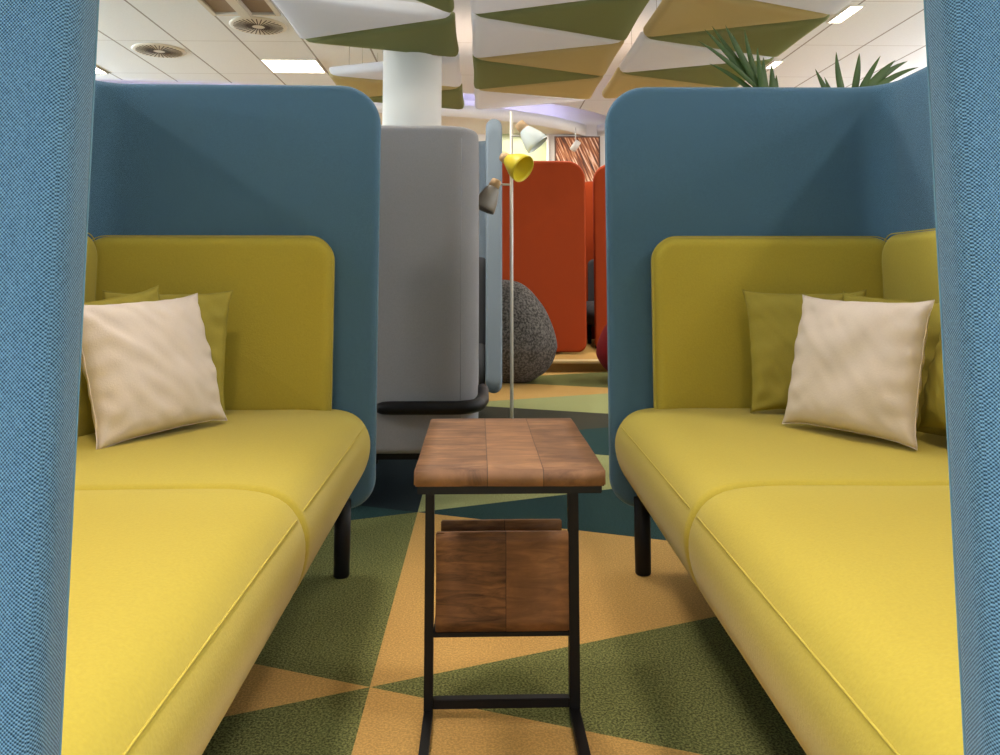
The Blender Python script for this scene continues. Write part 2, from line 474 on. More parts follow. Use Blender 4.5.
# ------------------------------------------------------------------ high-backed sofas
def high_back_sofa(nm, label, cat, screen_mat, pad_mat, pipe_mat, group, depth=0.94, half=0.9625, z0=0.18, z1=1.497, zs=0.0, t=0.056, detail=True, legs=True, rct=0.13, legy=0.885):
    root = empty(nm); tag(root, label, cat, group)
    u_screen('screen', depth, half, t, z0, z1, rct, 0.09, 0.12, screen_mat, root)
    if detail:
        scr = kids(root)[0]
        for ysg in (-1, 1):
            tube('edge_seam', [(-0.0018, ysg*(half-0.0445), z0+0.10+(z1-z0-0.24)*i/6) for i in range(7)], 0.0010, M['seam_blue'], scr, 6)
    pin = half - t             # inner face of the end panel
    xb = -depth + t
    prof = [(-0.30, 0.489), (-0.13, 0.490), (-0.052, 0.472), (-0.012, 0.415), (-0.01, 0.35), (-0.038, 0.28), (-0.085, 0.238), (-0.12, 0.232), (-0.4, 0.235), (xb+0.02, 0.24), (xb+0.01, 0.26), (xb+0.01, 0.45), (xb+0.03, 0.486), (-0.6, 0.488)]
    prof = [(x, z+zs) for x, z in prof]
    P = smooth_closed(prof, 2)
    # seam point on the nose near z=.43
    sp = min(P, key=lambda p: abs(p[1]-(0.437+zs)) + (0 if p[0] > -0.2 else 9))
    for (a, b) in ((-pin+0.002, -0.001), (0.001, pin-0.002)):
        c = seat_cushion('seat_cushion', prof, a, b, 0.022, pad_mat, root)
        if detail:
            q = [p for p in P if p[0] > -0.2]
            q = sorted([p for p in q if 0.30+zs < p[1] <= sp[1]+1e-6], key=lambda p: p[1])
            pts = []
            inn = lambda p, y, d: (p[0]-d, y, p[1])
            for p in q[:-1]: pts.append((p[0]-0.006, a+0.011, p[1]))
            pts.append((sp[0]-0.002, a+0.016, sp[1]-0.004)); pts.append((sp[0]+0.001, a+0.035, sp[1]))
            for i in range(1, 12): pts.append((sp[0]+0.001, a+0.035+(b-a-0.07)*i/12, sp[1]))
            pts.append((sp[0]+0.001, b-0.035, sp[1])); pts.append((sp[0]-0.002, b-0.016, sp[1]-0.004))
            for p in reversed(q[:-1]): pts.append((p[0]-0.006, b-0.011, p[1]))
            piping('piping', pts, 0.0017, pipe_mat, c)
    zp0, zp1 = 0.47+zs, 1.008+zs
    tp = 0.078
    # end pads
    for s in (-1, 1):
        if s > 0: o, ol = slab('arm_pad', (xb+0.002, pin+0.004, zp0), (1,0,0), (0,0,1), -xb-0.128, zp1-zp0, tp, 0.075, 0.034, pad_mat, root)
        else: o, ol = slab('arm_pad', (-0.128, -pin-0.004, zp0), (-1,0,0), (0,0,1), -xb-0.128, zp1-zp0, tp, 0.075, 0.034, pad_mat, root)
        if detail: piping('piping', ol, 0.0016, pipe_mat, o, True)
    # back pads
    yy = pin - tp
    for (a, b) in ((-yy, -0.003), (0.003, yy)):
        o, ol = slab('back_pad', (xb-0.004, a, zp0), (0,1,0), (0,0,1), b-a, zp1-zp0+0.004, tp, 0.075, 0.034, pad_mat, root, 0.012)
        if detail: piping('piping', ol, 0.0016, pipe_mat, o, True)
    # frame under the seat
    bm = bmesh.new(); bx(bm, xb+0.03, -0.105, -pin+0.03, pin-0.03, 0.208+zs, 0.236+zs)
    bm_obj('seat_frame', bm, M['blackwood'], root, False, 0.004)
    if legs:
        for lx in (-0.09, xb+0.09):
            for ly in (-legy, legy):
                lathe('leg', [(0.001, 0), (0.021, 0), (0.0235, 0.004), (0.0245, 0.1), (0.0245, 0.22+zs), (0.001, 0.22+zs)], M['blackwood'], root, 24, Matrix.Translation((lx, ly, 0)))
    return root

sofa = high_back_sofa('high_back_sofa', 'blue high-backed sofa with mustard seat on the left of the side table', 'sofa', M['blue'], M['yellow'], M['yellow_pipe'], 'blue and mustard high-backed sofas')
sofa.location = (-0.317, 1.5375, 0); sofa.rotation_euler = (0, 0, R(0.5))
sofa2 = copy_tree(sofa); sofa2.location = (0.380, 1.5375, 0); sofa2.rotation_euler = (0, 0, PI - R(0.95))
sofa2['label'] = 'blue high-backed sofa with mustard seat on the right, palm behind it'

# ------------------------------------------------------------------ side table with magazine rack
t = empty('side_table', (0.042, 1.66, 0), R(0.3))
tag(t, 'small sawn-wood side table with black steel C-frame and hanging magazine rack between the sofas', 'side table')
def rough_board(name, x0, x1, y0, y1, z0, z1, mat, parent, seed=0, wob=0.0013):
    bm = bmesh.new(); bx(bm, x0, x1, y0, y1, z0, z1)
    bmesh.ops.bevel(bm, geom=list(bm.edges), offset=0.0022, segments=2, affect='EDGES')
    bmesh.ops.subdivide_edges(bm, edges=[e for e in bm.edges if e.calc_length() > 0.05], cuts=9, use_grid_fill=True)
    for v in bm.verts:
        n = noise.noise_vector(v.co*9+Vector((seed, 0, 0)))
        v.co += n*wob
    return bm_obj(name, bm, mat, parent, True)
W2 = 0.149
rough_board('table_top', -W2, W2, -0.418, 0.03, 0.562, 0.587, M['table'], t, 2)
bm = bmesh.new()
s = 0.018
x0, x1 = -W2+0.005, W2-0.005
bx(bm, x0, x1, -0.41, -0.41+s, 0.549, 0.5625); bx(bm, x0, x1, 0.02, 0.02+s, 0.549, 0.5625)
bx(bm, x0, x0+s, -0.41+s, 0.02, 0.549, 0.5625); bx(bm, x1-s, x1, -0.41+s, 0.02, 0.549, 0.5625)
bm_obj('top_frame', bm, M['black'], t, False, 0.0012)
for sx in (-1, 1):
    a, b = (-0.157, -0.139) if sx < 0 else (0.137, 0.158)
    box('post', (a, b, -0.005, 0.0195, 0.018, 0.55), M['black'], t, 0.0012)
    box('foot_rail', (a, b, -0.40, 0.0195, 0.0, 0.0178), M['black'], t, 0.0012)
box('cross_bar', (-0.139, 0.137, 0.0, 0.019, 0.02, 0.038), M['black'], t, 0.0012)
rk = rough_board('rack_board', -0.134, 0.136, -0.012, 0.002, 0.172, 0.366, M['rack'], t, 5, 0.0012)
rough_board('rack_board', -0.128, 0.130, 0.058, 0.072, 0.172, 0.368, M['rack'], t, 9, 0.0012)
box('rack_base', (-0.139, 0.137, -0.012, 0.072, 0.163, 0.172), M['black'], t, 0.001)

# ------------------------------------------------------------------ throw pillows
def pillow(name, size, thick, mat, seed, corner=0.15, wr=0.006):
    n = 44; verts = []; faces = []
    def pos(i, j, sgn):
        u = -1+2*i/n; v = -1+2*j/n
        # slightly concave sides: corners pushed outward
        k = 1 - corner*(1-abs(u)**4)*abs(v)**3*0.5 ; k2 = 1 - corner*(1-abs(v)**4)*abs(u)**3*0.5
        k += 0.012*noise.noise(Vector((u*6+seed, v, 0)))*abs(v)**4; k2 += 0.012*noise.noise(Vector((v*6+seed, u, 5)))*abs(u)**4
        x = u*size/2*k2; z = v*size/2*k
        h = (max(0, (1-abs(u)**2.6))*max(0, (1-abs(v)**2.6)))**0.5
        wv = noise.noise(Vector((u*2.2+seed, v*2.2, sgn)))*wr*1.6 + wr*noise.noise(Vector((u*5+v*4+seed, v*1.5-u, 3*sgn)))
        # creases running in from the corners
        pk = 0.0035*(math.sin(v*19+seed)*max(0, abs(u)-0.55)*2.2 + math.sin(u*17+seed*2)*max(0, abs(v)-0.6)*1.6)
        d = abs(abs(u)-abs(v)); cr = math.exp(-(d/0.13)**2)*(abs(u)*abs(v))*0.006
        y = sgn*(thick/2*h + (wv - cr + pk)*min(1, h*2.5))
        return Vector((x, y, z))
    idx = {}
    for sgn in (-1, 1):
        for i in range(n+1):
            for j in range(n+1):
                edge = i in (0, n) or j in (0, n)
                key = (i, j, 0 if edge else sgn)
                if key not in idx:
                    idx[key] = len(verts); verts.append(pos(i, j, sgn))
        for i in range(n):
            for j in range(n):
                q = []
                for (a, b) in ((i, j), (i+1, j), (i+1, j+1), (i, j+1)):
                    e = a in (0, n) or b in (0, n); q.append(idx[(a, b, 0 if e else sgn)])
                faces.append(tuple(q) if sgn < 0 else tuple(reversed(q)))
    o = mesh_obj(name, verts, faces, mat)
    # stitched edge seam
    ring = [idx[(i, 0, 0)] for i in range(n)]+[idx[(n, j, 0)] for j in range(n)]+[idx[(n-i, n, 0)] for i in range(n)]+[idx[(0, n-j, 0)] for j in range(n)]
    s = piping('seam', [verts[k] for k in ring], 0.0013, mat, o, True)
    return o

def place(o, p, yaw, lean, roll=0):
    """base centre p, pillow front (-y) turned by yaw, leaning back by lean"""
    o.rotation_mode = 'QUATERNION'
    m = Matrix.Rotation(R(yaw), 4, 'Z') @ Matrix.Rotation(R(-lean), 4, 'X') @ Matrix.Rotation(R(roll), 4, 'Y')
    sz = o.dimensions.z/2 if o.dimensions.z else 0.19
    o.location = Vector(p) + (m @ Vector((0, 0, 0.172)))
    o.rotation_quaternion = m.to_quaternion()

cushions = [
    # label, mat, base point, yaw, lean, roll, size, thick
    ('cream throw pillow in front of olive pillows on the left sofa', 'cream', (-0.762, 1.95, 0.507), 55, 20, -3, 0.350, 0.13),
    ('olive throw pillow behind the cream one, against the left sofa end', 'olive', (-0.88, 2.19, 0.507), 10, 11, 0, 0.352, 0.10),
    ('olive throw pillow with only its top corner showing behind the left cream pillow', 'olive', (-0.915, 2.07, 0.498), 58, 10, -8, 0.352, 0.10),
    ('cream throw pillow in front of olive pillows on the right sofa', 'cream', (0.865, 1.885, 0.507), -56, 17, 1, 0.342, 0.13),
    ('olive throw pillow left of the cream one on the right sofa', 'olive', (0.935, 2.215, 0.507), -8, 11, 0, 0.352, 0.10),
    ('olive throw pillow peeking above the right cream pillow', 'olive', (1.045, 2.05, 0.495), -62, 11, 3, 0.352, 0.09),
    ('olive throw pillow at the edge of the right sofa, partly behind the near screen', 'olive', (1.06, 1.72, 0.507), -76, 22, 0, 0.295, 0.14),
    ('olive throw pillow at the edge of the left sofa, behind the cream pillow', 'olive', (-1.02, 1.70, 0.507), 84, 14, 0, 0.352, 0.12),
]
for i, (lb, mt, p, yaw, lean, roll, sz, th) in enumerate(cushions):
    o = pillow('throw_pillow', sz, th, M[mt], i*3.7, wr=0.0045)
    place(o, p, yaw, lean, roll); tag(o, lb, 'pillow', 'throw pillows on the blue sofas')

# ------------------------------------------------------------------ floor carpet: big triangles
CX, CW, CY, CP = -0.241, 1.62, 1.79, 1.264
named = {}   # (strip, side, k) -> colour;  side 'L': base on the strip's left edge
named.update({(0,'L',0):'gold', (0,'R',0):'teal', (0,'L',1):'lgreen', (0,'R',-1):'green', (0,'L',-1):'gold', (0,'R',-2):'green',
              (0,'R',1):'teal', (0,'L',2):'umber', (0,'R',2):'lgreen', (0,'L',3):'gold', (0,'R',3):'green', (0,'L',4):'gold',
              (-1,'R',0):'green', (-1,'L',-1):'gold', (-1,'R',-1):'green', (-1,'L',0):'teal', (-1,'R',1):'navy', (-1,'L',1):'navy', (-1,'R',2):'navy', (-1,'L',2):'teal'})
cyc = ['gold', 'green', 'lgreen', 'teal', 'gold', 'umber']
tris = {}
def Yn(col, k): return CY + CP*k + (0 if col % 2 == 0 else CP/2)
for st in range(-5, 6):
    xl, xr = CX+CW*st, CX+CW*(st+1)
    for k in range(-6, 8):
        if st % 2 == 0:
            L0, L1, Rk = Yn(0, k), Yn(0, k+1), Yn(1, k)
            a = [(xl, L0), (xr, Rk), (xl, L1)]
            b = [(xl, L1), (xr, Rk), (xr, Yn(1, k+1))]
            ka, kb = (st, 'L', k), (st, 'R', k)
        else:
            # left column is odd, right column is even
            a = [(xr, Yn(0, k)), (xr, Yn(0, k+1)), (xl, Yn(1, k))]          # base right
            b = [(xl, Yn(1, k)), (xr, Yn(0, k+1)), (xl, Yn(1, k+1))]        # base left
            ka, kb = (st, 'R', k), (st, 'L', k)
        for key, tri in ((ka, a), (kb, b)):
            col = named.get(key) or cyc[(key[0]*2 + key[2]*(1 if key[1] == 'L' else 3) + (key[1] == 'R')) % 6]
            tris.setdefault(col, []).append(tri)
bm = bmesh.new(); cols = list(tris)
for ci, col in enumerate(cols):
    for tri in tris[col]:
        f = bm.faces.new([bm.verts.new((x, y, 0)) for x, y in tri]); f.material_index = ci
        if f.normal.z < 0: f.normal_flip()
bmesh.ops.remove_doubles(bm, verts=bm.verts, dist=1e-4)
for f in bm.faces:
    f.normal_update()
    if f.normal.z < 0: f.normal_flip()
me = bpy.data.meshes.new('floor'); bm.to_mesh(me); bm.free()
for col in cols: me.materials.append(M[col])
fl = bpy.data.objects.new('floor', me); C.objects.link(fl); struct(fl)

# raised platform at the back with carpet and pale nosing
pf = box('floor_platform', (-3.5, 6.9, 7.5, 11.3, 0.0, 0.098), M['gold'], None, 0.002); struct(pf)
nb = box('trim_1', (-3.5, 6.9, 7.36, 7.55, 0.082, 0.104), M['nosing'], None, 0.003); struct(nb)

# ------------------------------------------------------------------ grey booth behind: one sofa turned away, one facing it
ga = high_back_sofa('high_back_sofa', 'grey high-backed sofa seen from behind, with black rail round its back', 'sofa', M['grey'], M['dgrey'], M['dgrey'], 'grey high-backed sofas', z0=0.225, z1=1.475, zs=-0.02, half=0.95, detail=False, legy=0.45)
ga.location = (-0.965, 3.93, 0); ga.rotation_euler = (0, 0, R(90))
# local: back outer face at x=-.94, right side (+X world) is local y=-half
pts = []
zr = 0.40; xo = -0.94-0.022; yo = -0.95-0.006
for i in range(9): pts.append((xo, -0.56 - (0.30)*i/8, zr))
for i in range(1, 9):
    a = PI + (PI/2)*i/8
    pts.append((xo+0.1+0.1*math.cos(a), yo+0.1+0.1*math.sin(a), zr))
for i in range(1, 5): pts.append((xo+0.1+0.05*i, yo-0.012, zr+0.006*i))
tube('rail', pts, [0.012, 0.0235]+[0.0255]*(len(pts)-2), M['black'], ga, 16)
# stitched vertical seam near the corner
tube('seam', [(-0.9405, -0.885, 0.27), (-0.9405, -0.885, 0.8), (-0.9405, -0.885, 1.42)], 0.0012, M['grey'], ga, 6)

gb = high_back_sofa('high_back_sofa', 'blue-grey tall sofa whose wing edge shows beside the floor lamp', 'sofa', M['grey_blue'], M['dgrey'], M['dgrey'], 'grey high-backed sofas', z0=0.20, z1=1.85, half=0.95, detail=False, t=0.098, rct=0.10, legy=0.45)
gb.location = (-0.83, 4.62, 0); gb.rotation_euler = (0, 0, R(-90))

# ------------------------------------------------------------------ floor lamp
LX, LY = 0.137, 3.62
lamp = empty('floor_lamp', (LX, LY, 0)); tag(lamp, 'slim pale floor lamp with white, yellow and grey shades', 'floor lamp')
lathe('base', [(0.001, 0), (0.125, 0), (0.13, 0.004), (0.13, 0.014), (0.12, 0.02), (0.012, 0.022), (0.001, 0.022)], M['white_metal'], lamp, 40)
tube('pole', [(0, 0, 0.02), (0, 0, 1.66)], 0.008, M['white_metal'], lamp, 16)
def shade(mat, attach, axis, cap_l, bell_l, r1, label):
    """cap starts at attach, bell follows along axis"""
    ax = Vector(axis).normalized(); q = Vector((0,0,1)).rotation_difference(ax).to_matrix().to_4x4()
    mt = Matrix.Translation(attach) @ q
    prof = [(0.026, 0), (0.033, 0.012)]
    for k in range(1, 7): prof.append((0.033+(r1-0.033)*math.sin(PI/2*k/6)**1.1, 0.012+(bell_l-0.012)*k/6))
    inner = [(r-0.003, z+0.001) for r, z in reversed(prof)]
    sh = lathe('lamp_shade', prof+inner+[(0.001, 0.004)], mat, lamp, 28, mt @ Matrix.Translation((0,0,cap_l)), closed=False)
    sh['label'] = label
    lathe('shade_cap', [(0.001, 0), (0.021, 0), (0.024, 0.004), (0.027, cap_l+0.001), (0.001, cap_l+0.001)], M['oak'], sh, 24, mt)
    return mt
# white, top, pointing to lower right
shade(M['shade_white'], (0.035, -0.01, 1.605), (0.62, -0.1, -0.75), 0.04, 0.10, 0.058, 'white lamp shade')
shade(M['shade_yellow'], (-0.042, -0.02, 1.445), (0.66, -0.55, -0.50), 0.035, 0.105, 0.066, 'yellow lamp shade')
shade(M['shade_grey'], (-0.068, -0.01, 1.335), (-0.42, -0.10, -0.9), 0.038, 0.115, 0.054, 'grey lamp shade')
for (z, a, b) in ((1.545, 0.0, 0.062), (1.335, -0.09, 0.0), (1.45, -0.03, 0.0)):
    tube('arm', [(a, -0.008 if z > 1.5 or z < 1.4 else -0.02, z-0.02 if z < 1.4 else z), (b, 0, z-0.02 if z < 1.4 else z)], 0.0048, M['white_metal'], lamp, 10)

# ------------------------------------------------------------------ bean bags
def bean_bag(loc, rx, ry, h, mat, label, seed, quilt=True):
    n, m = 64, 40; verts = []; faces = []
    for i in range(m+1):
        v = i/m; th = PI*v
        for k in range(n):
            a = 2*PI*k/n
            z = math.cos(th)
            r = math.sin(th)**0.75 if 0 < i < m else 0.0
            zz = h*(0.5+0.5*z)
            sq = 1 - 0.50*max(0, (zz/h-0.35))**1.1 * 1.25      # narrows to the top
            x = r*rx*sq*math.cos(a); y = r*ry*sq*math.sin(a)
            lean = -0.12*rx*(zz/h)**2
            if zz < 0.04: zz = 0.04*(zz/0.04)**2 if zz > 0 else 0
            c = 1 + 0.035*noise.noise(Vector((x*4+seed, y*4, zz*4)))
            if quilt:
                c -= 0.016*max(0, math.cos(a*9))**10 + 0.014*max(0, math.cos(zz/h*PI*5))**10*(1 if zz > 0.45*h else 0)
            verts.append((x*c+lean, y*c, max(0, zz*(1+0.02*noise.noise(Vector((x*5, y*5, seed)))))))
    for i in range(m):
        for k in range(n):
            a = i*n+k; b = i*n+(k+1) % n; faces.append((a, b, b+n, a+n))
    o = mesh_obj('bean_bag', verts, faces, mat)
    bm = bmesh.new(); bm.from_mesh(o.data); bmesh.ops.remove_doubles(bm, verts=bm.verts, dist=1e-5); bm.to_mesh(o.data); bm.free()
    for p in o.data.polygons: p.use_smooth = True
    o.location = loc; tag(o, label, 'bean bag')
    return o
bean_bag((0.27, 6.75, 0.0), 0.40, 0.40, 0.86, M['felt'], 'dark speckled grey felt bean bag beside the grey wing', 1.0)
bean_bag((1.37, 6.80, 0.0), 0.39, 0.39, 0.62, M['red'], 'dark red bean bag mostly behind the right blue sofa', 4.0, False)

# ------------------------------------------------------------------ orange booths on the platform
oa = high_back_sofa('high_back_sofa', 'orange high-backed sofa with wide end screen behind the floor lamp', 'sofa', M['orange'], M['dgrey'], M['dgrey'], 'orange high-backed sofas', z0=0.02, z1=2.0, zs=0.0, half=0.8, depth=0.98, detail=False, t=0.08, rct=0.19, legs=True, legy=0.3)
oa.location = (1.075, 8.85, 0.098)
ob = copy_tree(oa); ob.location = (1.19, 9.05, 0.098); ob.rotation_euler = (0, 0, PI)
ob['label'] = 'orange high-backed sofa whose edge shows beside the blue right screen'
oc = box('room_divider', (0.75, 1.65, 9.98, 10.06, 0.098, 2.03), M['orange'], None, 0.03)
tag(oc, 'orange upright divider visible in the slot between the two orange sofas', 'divider')

# ------------------------------------------------------------------ column
col = lathe('structural_column', [(0.236, 0), (0.236, 1.6), (0.236, 3.12)], M['white'], None, 48); col.name = 'column'
col.location = (-0.565, 6.2, 0); struct(col)

# ------------------------------------------------------------------ room shell
ZC = 3.12
edge = [(-7.0, 8.6), (-4.8, 8.75), (-2.3, 9.0), (-1.0, 9.2), (0, 9.45), (0.8, 9.85), (1.5, 10.4), (2.1, 11.2), (2.1, 11.3)]
# smooth the curve
def spline(P, n=6):
    out = []
    for i in range(len(P)-1):
        p0 = P[max(i-1, 0)]; p1 = P[i]; p2 = P[i+1]; p3 = P[min(i+2, len(P)-1)]
        for k in range(n):
            u = k/n
            out.append(tuple(0.5*((2*p1[j]) + (-p0[j]+p2[j])*u + (2*p0[j]-5*p1[j]+4*p2[j]-p3[j])*u*u + (-p0[j]+3*p1[j]-3*p2[j]+p3[j])*u**3) for j in (0, 1)))
    out.append(P[-1]); return out
ed = spline(edge)
def off(P, d):
    out = []
    for i in range(len(P)):
        a = P[max(i-1, 0)]; b = P[min(i+1, len(P)-1)]
        tx, ty = b[0]-a[0], b[1]-a[1]; l = math.hypot(tx, ty) or 1
        out.append((P[i][0]-ty/l*d, P[i][1]+tx/l*d))
    return out
def prism(name, poly, z0, z1, mat):
    bm = bmesh.new(); a = [bm.verts.new((x, y, z0)) for x, y in poly]; b = [bm.verts.new((x, y, z1)) for x, y in poly]
    bm.faces.new(a[::-1]); bm.faces.new(b)
    for i in range(len(poly)):
        j = (i+1) % len(poly); bm.faces.new((a[i], a[j], b[j], b[i]))
    return bm_obj(name, bm, mat)
cpoly = [(-7, -5.0)] + ed + [(7, 11.3), (7, -5.0)]
cpoly = [(-7, -5.0)] + ed[:-1] + [(2.1, 11.4), (7, 11.4), (7, -5.0)]
struct(prism('ceiling', list(reversed(cpoly)), ZC, ZC+0.04, M['ceil']))
struct(box('ceiling_upper', (-7, 7, 8.0, 12.0, 3.45, 3.5), M['white']))
inner = off(ed, 0.48)
outer = off(ed, 0.54)
bm = bmesh.new()
rows = []
for (x, y), (x2, y2) in zip(inner, outer):
    rows.append([bm.verts.new((x, y, 2.93)), bm.verts.new((x, y, 3.09)), bm.verts.new((x2, y2, 3.09)), bm.verts.new((x2, y2, 2.93))])
for i in range(len(rows)-1):
    for k in range(4): bm.faces.new((rows[i][k], rows[i][(k+1) % 4], rows[i+1][(k+1) % 4], rows[i+1][k]))
bm.faces.new(rows[0]); bm.faces.new(rows[-1][::-1])
struct(bm_obj('trim_2', bm, M['white'], None, True))
# soffit beyond the fascia
sp_ = [p for p in outer if p[1] < 11.75]
struct(prism('ceiling_soffit', [p for p in sp_] + [(2.2, 11.9), (-7, 11.9)], 2.95, 2.99, M['white']))
# LED line lying on the ledge
led = off(ed, 0.60)
v = []; f = []
tube_geo([(x, y, 3.02) for x, y in led[4:-12]], 0.012, 8, v, f)
o = mesh_obj('led_strip', v, f, M['led']); tag(o, 'lavender LED line glowing in the curved ceiling cove', 'light')
WY = 11.2
struct(box('wall_back', (-7, 7, WY, WY+0.15, 0, 3.5), M['tile_back']))
struct(box('wall_left', (-7.15, -7, -5, WY+0.15, 0, 3.5), M['tile_back']))
struct(box('wall_right', (7, 7.15, -5, WY+0.15, 0, 3.5), M['tile_back']))
# glazed office with lime film
wn = empty('window_1', (0, 0, 0)); struct(wn)
box('pane', (0.20, 0.93, WY-0.03, WY-0.015, 1.0, 3.05), M['glass_green'], wn)
bm = bmesh.new()
for x in (0.17, 0.93): bx(bm, x, x+0.035, WY-0.05, WY-0.001, 0.9, 3.05)
bx(bm, 0.205, 0.93, WY-0.05, WY-0.001, 0.96, 1.0)
bm_obj('window_frame', bm, M['white'], wn)
# picture of reeds
pc = empty('wall_picture', (1.38, WY-0.02, 2.3)); tag(pc, 'tall reddish print of dry reeds on the back wall', 'picture')
bm = bmesh.new(); bx(bm, -0.31, 0.31, -0.02, 0.0, -0.75, 0.60)
bm_obj('print', bm, M['picture'], pc)
bm = bmesh.new()
for x in (-0.33, 0.31): bx(bm, x, x+0.02, -0.03, 0, -0.77, 0.62)
bx(bm, -0.31, 0.31, -0.03, 0, 0.60, 0.62); bx(bm, -0.31, 0.31, -0.03, 0, -0.77, -0.75)
bm_obj('picture_frame', bm, plain('brown_frame', (96, 66, 48), 0.6, var=0.1), pc)
# track spotlight hanging from the fascia
sl = empty('spotlight', (1.28, 10.0, 2.7)); tag(sl, 'small white spotlight hanging in front of the reed print', 'spotlight')
tube('stem', [(0, 0, 0.05), (0, 0, 0.25)], 0.008, M['white_metal'], sl, 8)
lathe('spotlight_head', [(0.001, -0.08), (0.042, -0.08), (0.045, 0.0), (0.04, 0.07), (0.001, 0.075)], M['white_metal'], sl, 20, Matrix.Rotation(R(35), 4, 'Y'))
sl.location = (1.28, 10.55, 2.68)

# ------------------------------------------------------------------ ceiling fixtures
def ceiling_light(x0, x1, y0, y1, label, group=None):
    o = empty('ceiling_light', ((x0+x1)/2, (y0+y1)/2, ZC)); w = (x1-x0)/2; d = (y1-y0)/2
    box('diffuser', (-w+0.012, w-0.012, -d+0.012, d-0.012, -0.006, -0.001), M['lamp'], o)
    bm = bmesh.new(); bx(bm, -w, -w+0.012, -d, d, -0.012, 0); bx(bm, w-0.012, w, -d, d, -0.012, 0)
    bx(bm, -w+0.012, w-0.012, -d, -d+0.012, -0.012, 0); bx(bm, -w+0.012, w-0.012, d-0.012, d, -0.012, 0)
    bm_obj('frame', bm, M['white_metal'], o)
    tag(o, label, 'ceiling light', group); return o
ceiling_light(-2.29, -1.71, 7.90, 8.42, 'square lit ceiling panel above the left blue sofa')
ceiling_light(-4.69, -4.11, 8.0, 8.5, 'lit ceiling panel at the far left beside the near screen')
ceiling_light(3.03, 3.16, 6.18, 6.62, 'nearer slim lit panel beside the right ceiling baffles')
ceiling_light(3.02, 3.13, 7.84, 8.13, 'farther slim lit panel just above the palm leaves')

def diffuser(x, y, label):
    o = empty('air_diffuser', (x, y, ZC)); tag(o, label, 'air vent', 'round swirl vents in the ceiling')
    lathe('disc', [(0.001, -0.012), (0.232, -0.012), (0.25, -0.004), (0.25, 0.0), (0.001, 0.0)], M['white_metal'], o, 48)
    bm = bmesh.new()
    for k in range(32):
        a = 2*PI*k/32; m = Matrix.Rotation(a, 4, 'Z') @ Matrix.Rotation(R(25), 4, 'X')
        n0 = len(bm.verts); bx(bm, 0.055, 0.215, -0.0045, 0.0045, -0.0150, -0.0118)
        bm.verts.ensure_lookup_table()
        for vv in bm.verts[n0:]:
            vv.co = Matrix.Rotation(a, 4, 'Z') @ vv.co
    s = bm_obj('slot', bm, M['slot'], o); s['kind'] = 'stuff'
diffuser(-2.0, 6.83, 'round swirl vent right of the other, beside the recessed box')
diffuser(-3.2, 7.62, 'round swirl vent nearest the left edge, alone on plain tiles')
# recessed box with a beam
o = empty('ceiling_cassette', (-2.0, 6.2, ZC)); tag(o, 'square recessed ceiling unit with white bar next to the round vent', 'ceiling unit')
bm = bmesh.new()
bx(bm, -0.29, -0.25, -0.29, 0.29, -0.03, -0.001); bx(bm, 0.25, 0.29, -0.29, 0.29, -0.03, -0.001)
bx(bm, -0.25, 0.25, -0.29, -0.25, -0.03, -0.001); bx(bm, -0.25, 0.25, 0.25, 0.29, -0.03, -0.001)
bm_obj('frame', bm, M['white_metal'], o, False, 0.004)
box('recess', (-0.25, 0.25, -0.25, 0.25, -0.01, -0.001), plain('recess_beige', (150, 132, 116), 0.8, var=0.05), o)
box('bar', (-0.04, 0.06, -0.25, 0.25, -0.06, -0.012), M['white_metal'], o, 0.01)

# ------------------------------------------------------------------ suspended fabric baffles (zigzag triangles)
ZR = 2.66
def baffle(P, mat, label, amp=0.10):
    """P: three (x, y, z) corners; stretched cloth with a soft edge and slight sag, thickness from the inner frame"""
    P = [Vector(p) for p in P]
    cen = (P[0]+P[1]+P[2])/3
    # rounded outline
    out = []
    for i in range(3):
        a, b, c = P[i-1], P[i], P[(i+1) % 3]
        r = 0.045
        da = (a-b).normalized(); dc = (c-b).normalized()
        ang = math.acos(max(-1, min(1, da.dot(dc)))); d = min(0.05, r/math.tan(ang/2))
        p0 = b+da*d; p2 = b+dc*d
        for k in range(6):
            u = k/5; out.append(p0*(1-u)**2 + b*2*u*(1-u) + p2*u*u)
        nx = P[(i+1) % 3]
        # side subdivision with slightly concave edges
        q0 = p2; a2, b2 = P[i], P[(i+1) % 3]
        c2 = P[(i+2) % 3]
        dd = min(0.05, 0.045/math.tan(math.acos(max(-1, min(1, (a2-b2).normalized().dot((c2-b2).normalized()))))/2))
        q1 = b2+(a2-b2).normalized()*dd
        for k in range(1, 10):
            u = k/10; p = q0.lerp(q1, u); p += (cen-p).normalized()*0.006*math.sin(PI*u); out.append(p)
    th = 0.05
    rings = [(1.0, 0.0), (0.998, -0.006)]
    verts = []; faces = []
    lev = [(0.97, 0.05), (1.0, 0.045), (1.003, 0.02), (0.985, -0.005), (0.955, -0.02), (0.90, -0.028), (0.7, -0.022), (0.45, -0.012), (0.2, -0.008)]
    for s_, dz in lev:
        for p in out: verts.append(cen+(p-cen)*s_+Vector((0, 0, dz)))
    m = len(out)
    for i in range(len(lev)-1):
        for k in range(m):
            a = i*m+k; b = i*m+(k+1) % m; faces.append((a, b, b+m, a+m))
    faces.append(tuple(range(m))); e = (len(lev)-1)*m; faces.append(tuple(range(e, e+m)))
    o = mesh_obj('ceiling_baffle', [v-cen for v in verts], faces, M[mat]); o.location = cen
    tag(o, label, 'ceiling baffle', 'suspended stretched-cloth ceiling triangles')
    # hanging wires, two per baffle, up to the ceiling
    for u in (0.3,):
        p = cen.lerp(P[0], 0.6)-cen; 
        tube('wire', [(p.x, p.y, 0.03), (p.x, p.y, ZC-cen.z-0.001)], 0.0015, M['steel'], o, 5)
    return o
D = ZR-H
def xr(k): return k*D      # x from ratio
cl, cr_ = -0.08, 1.08
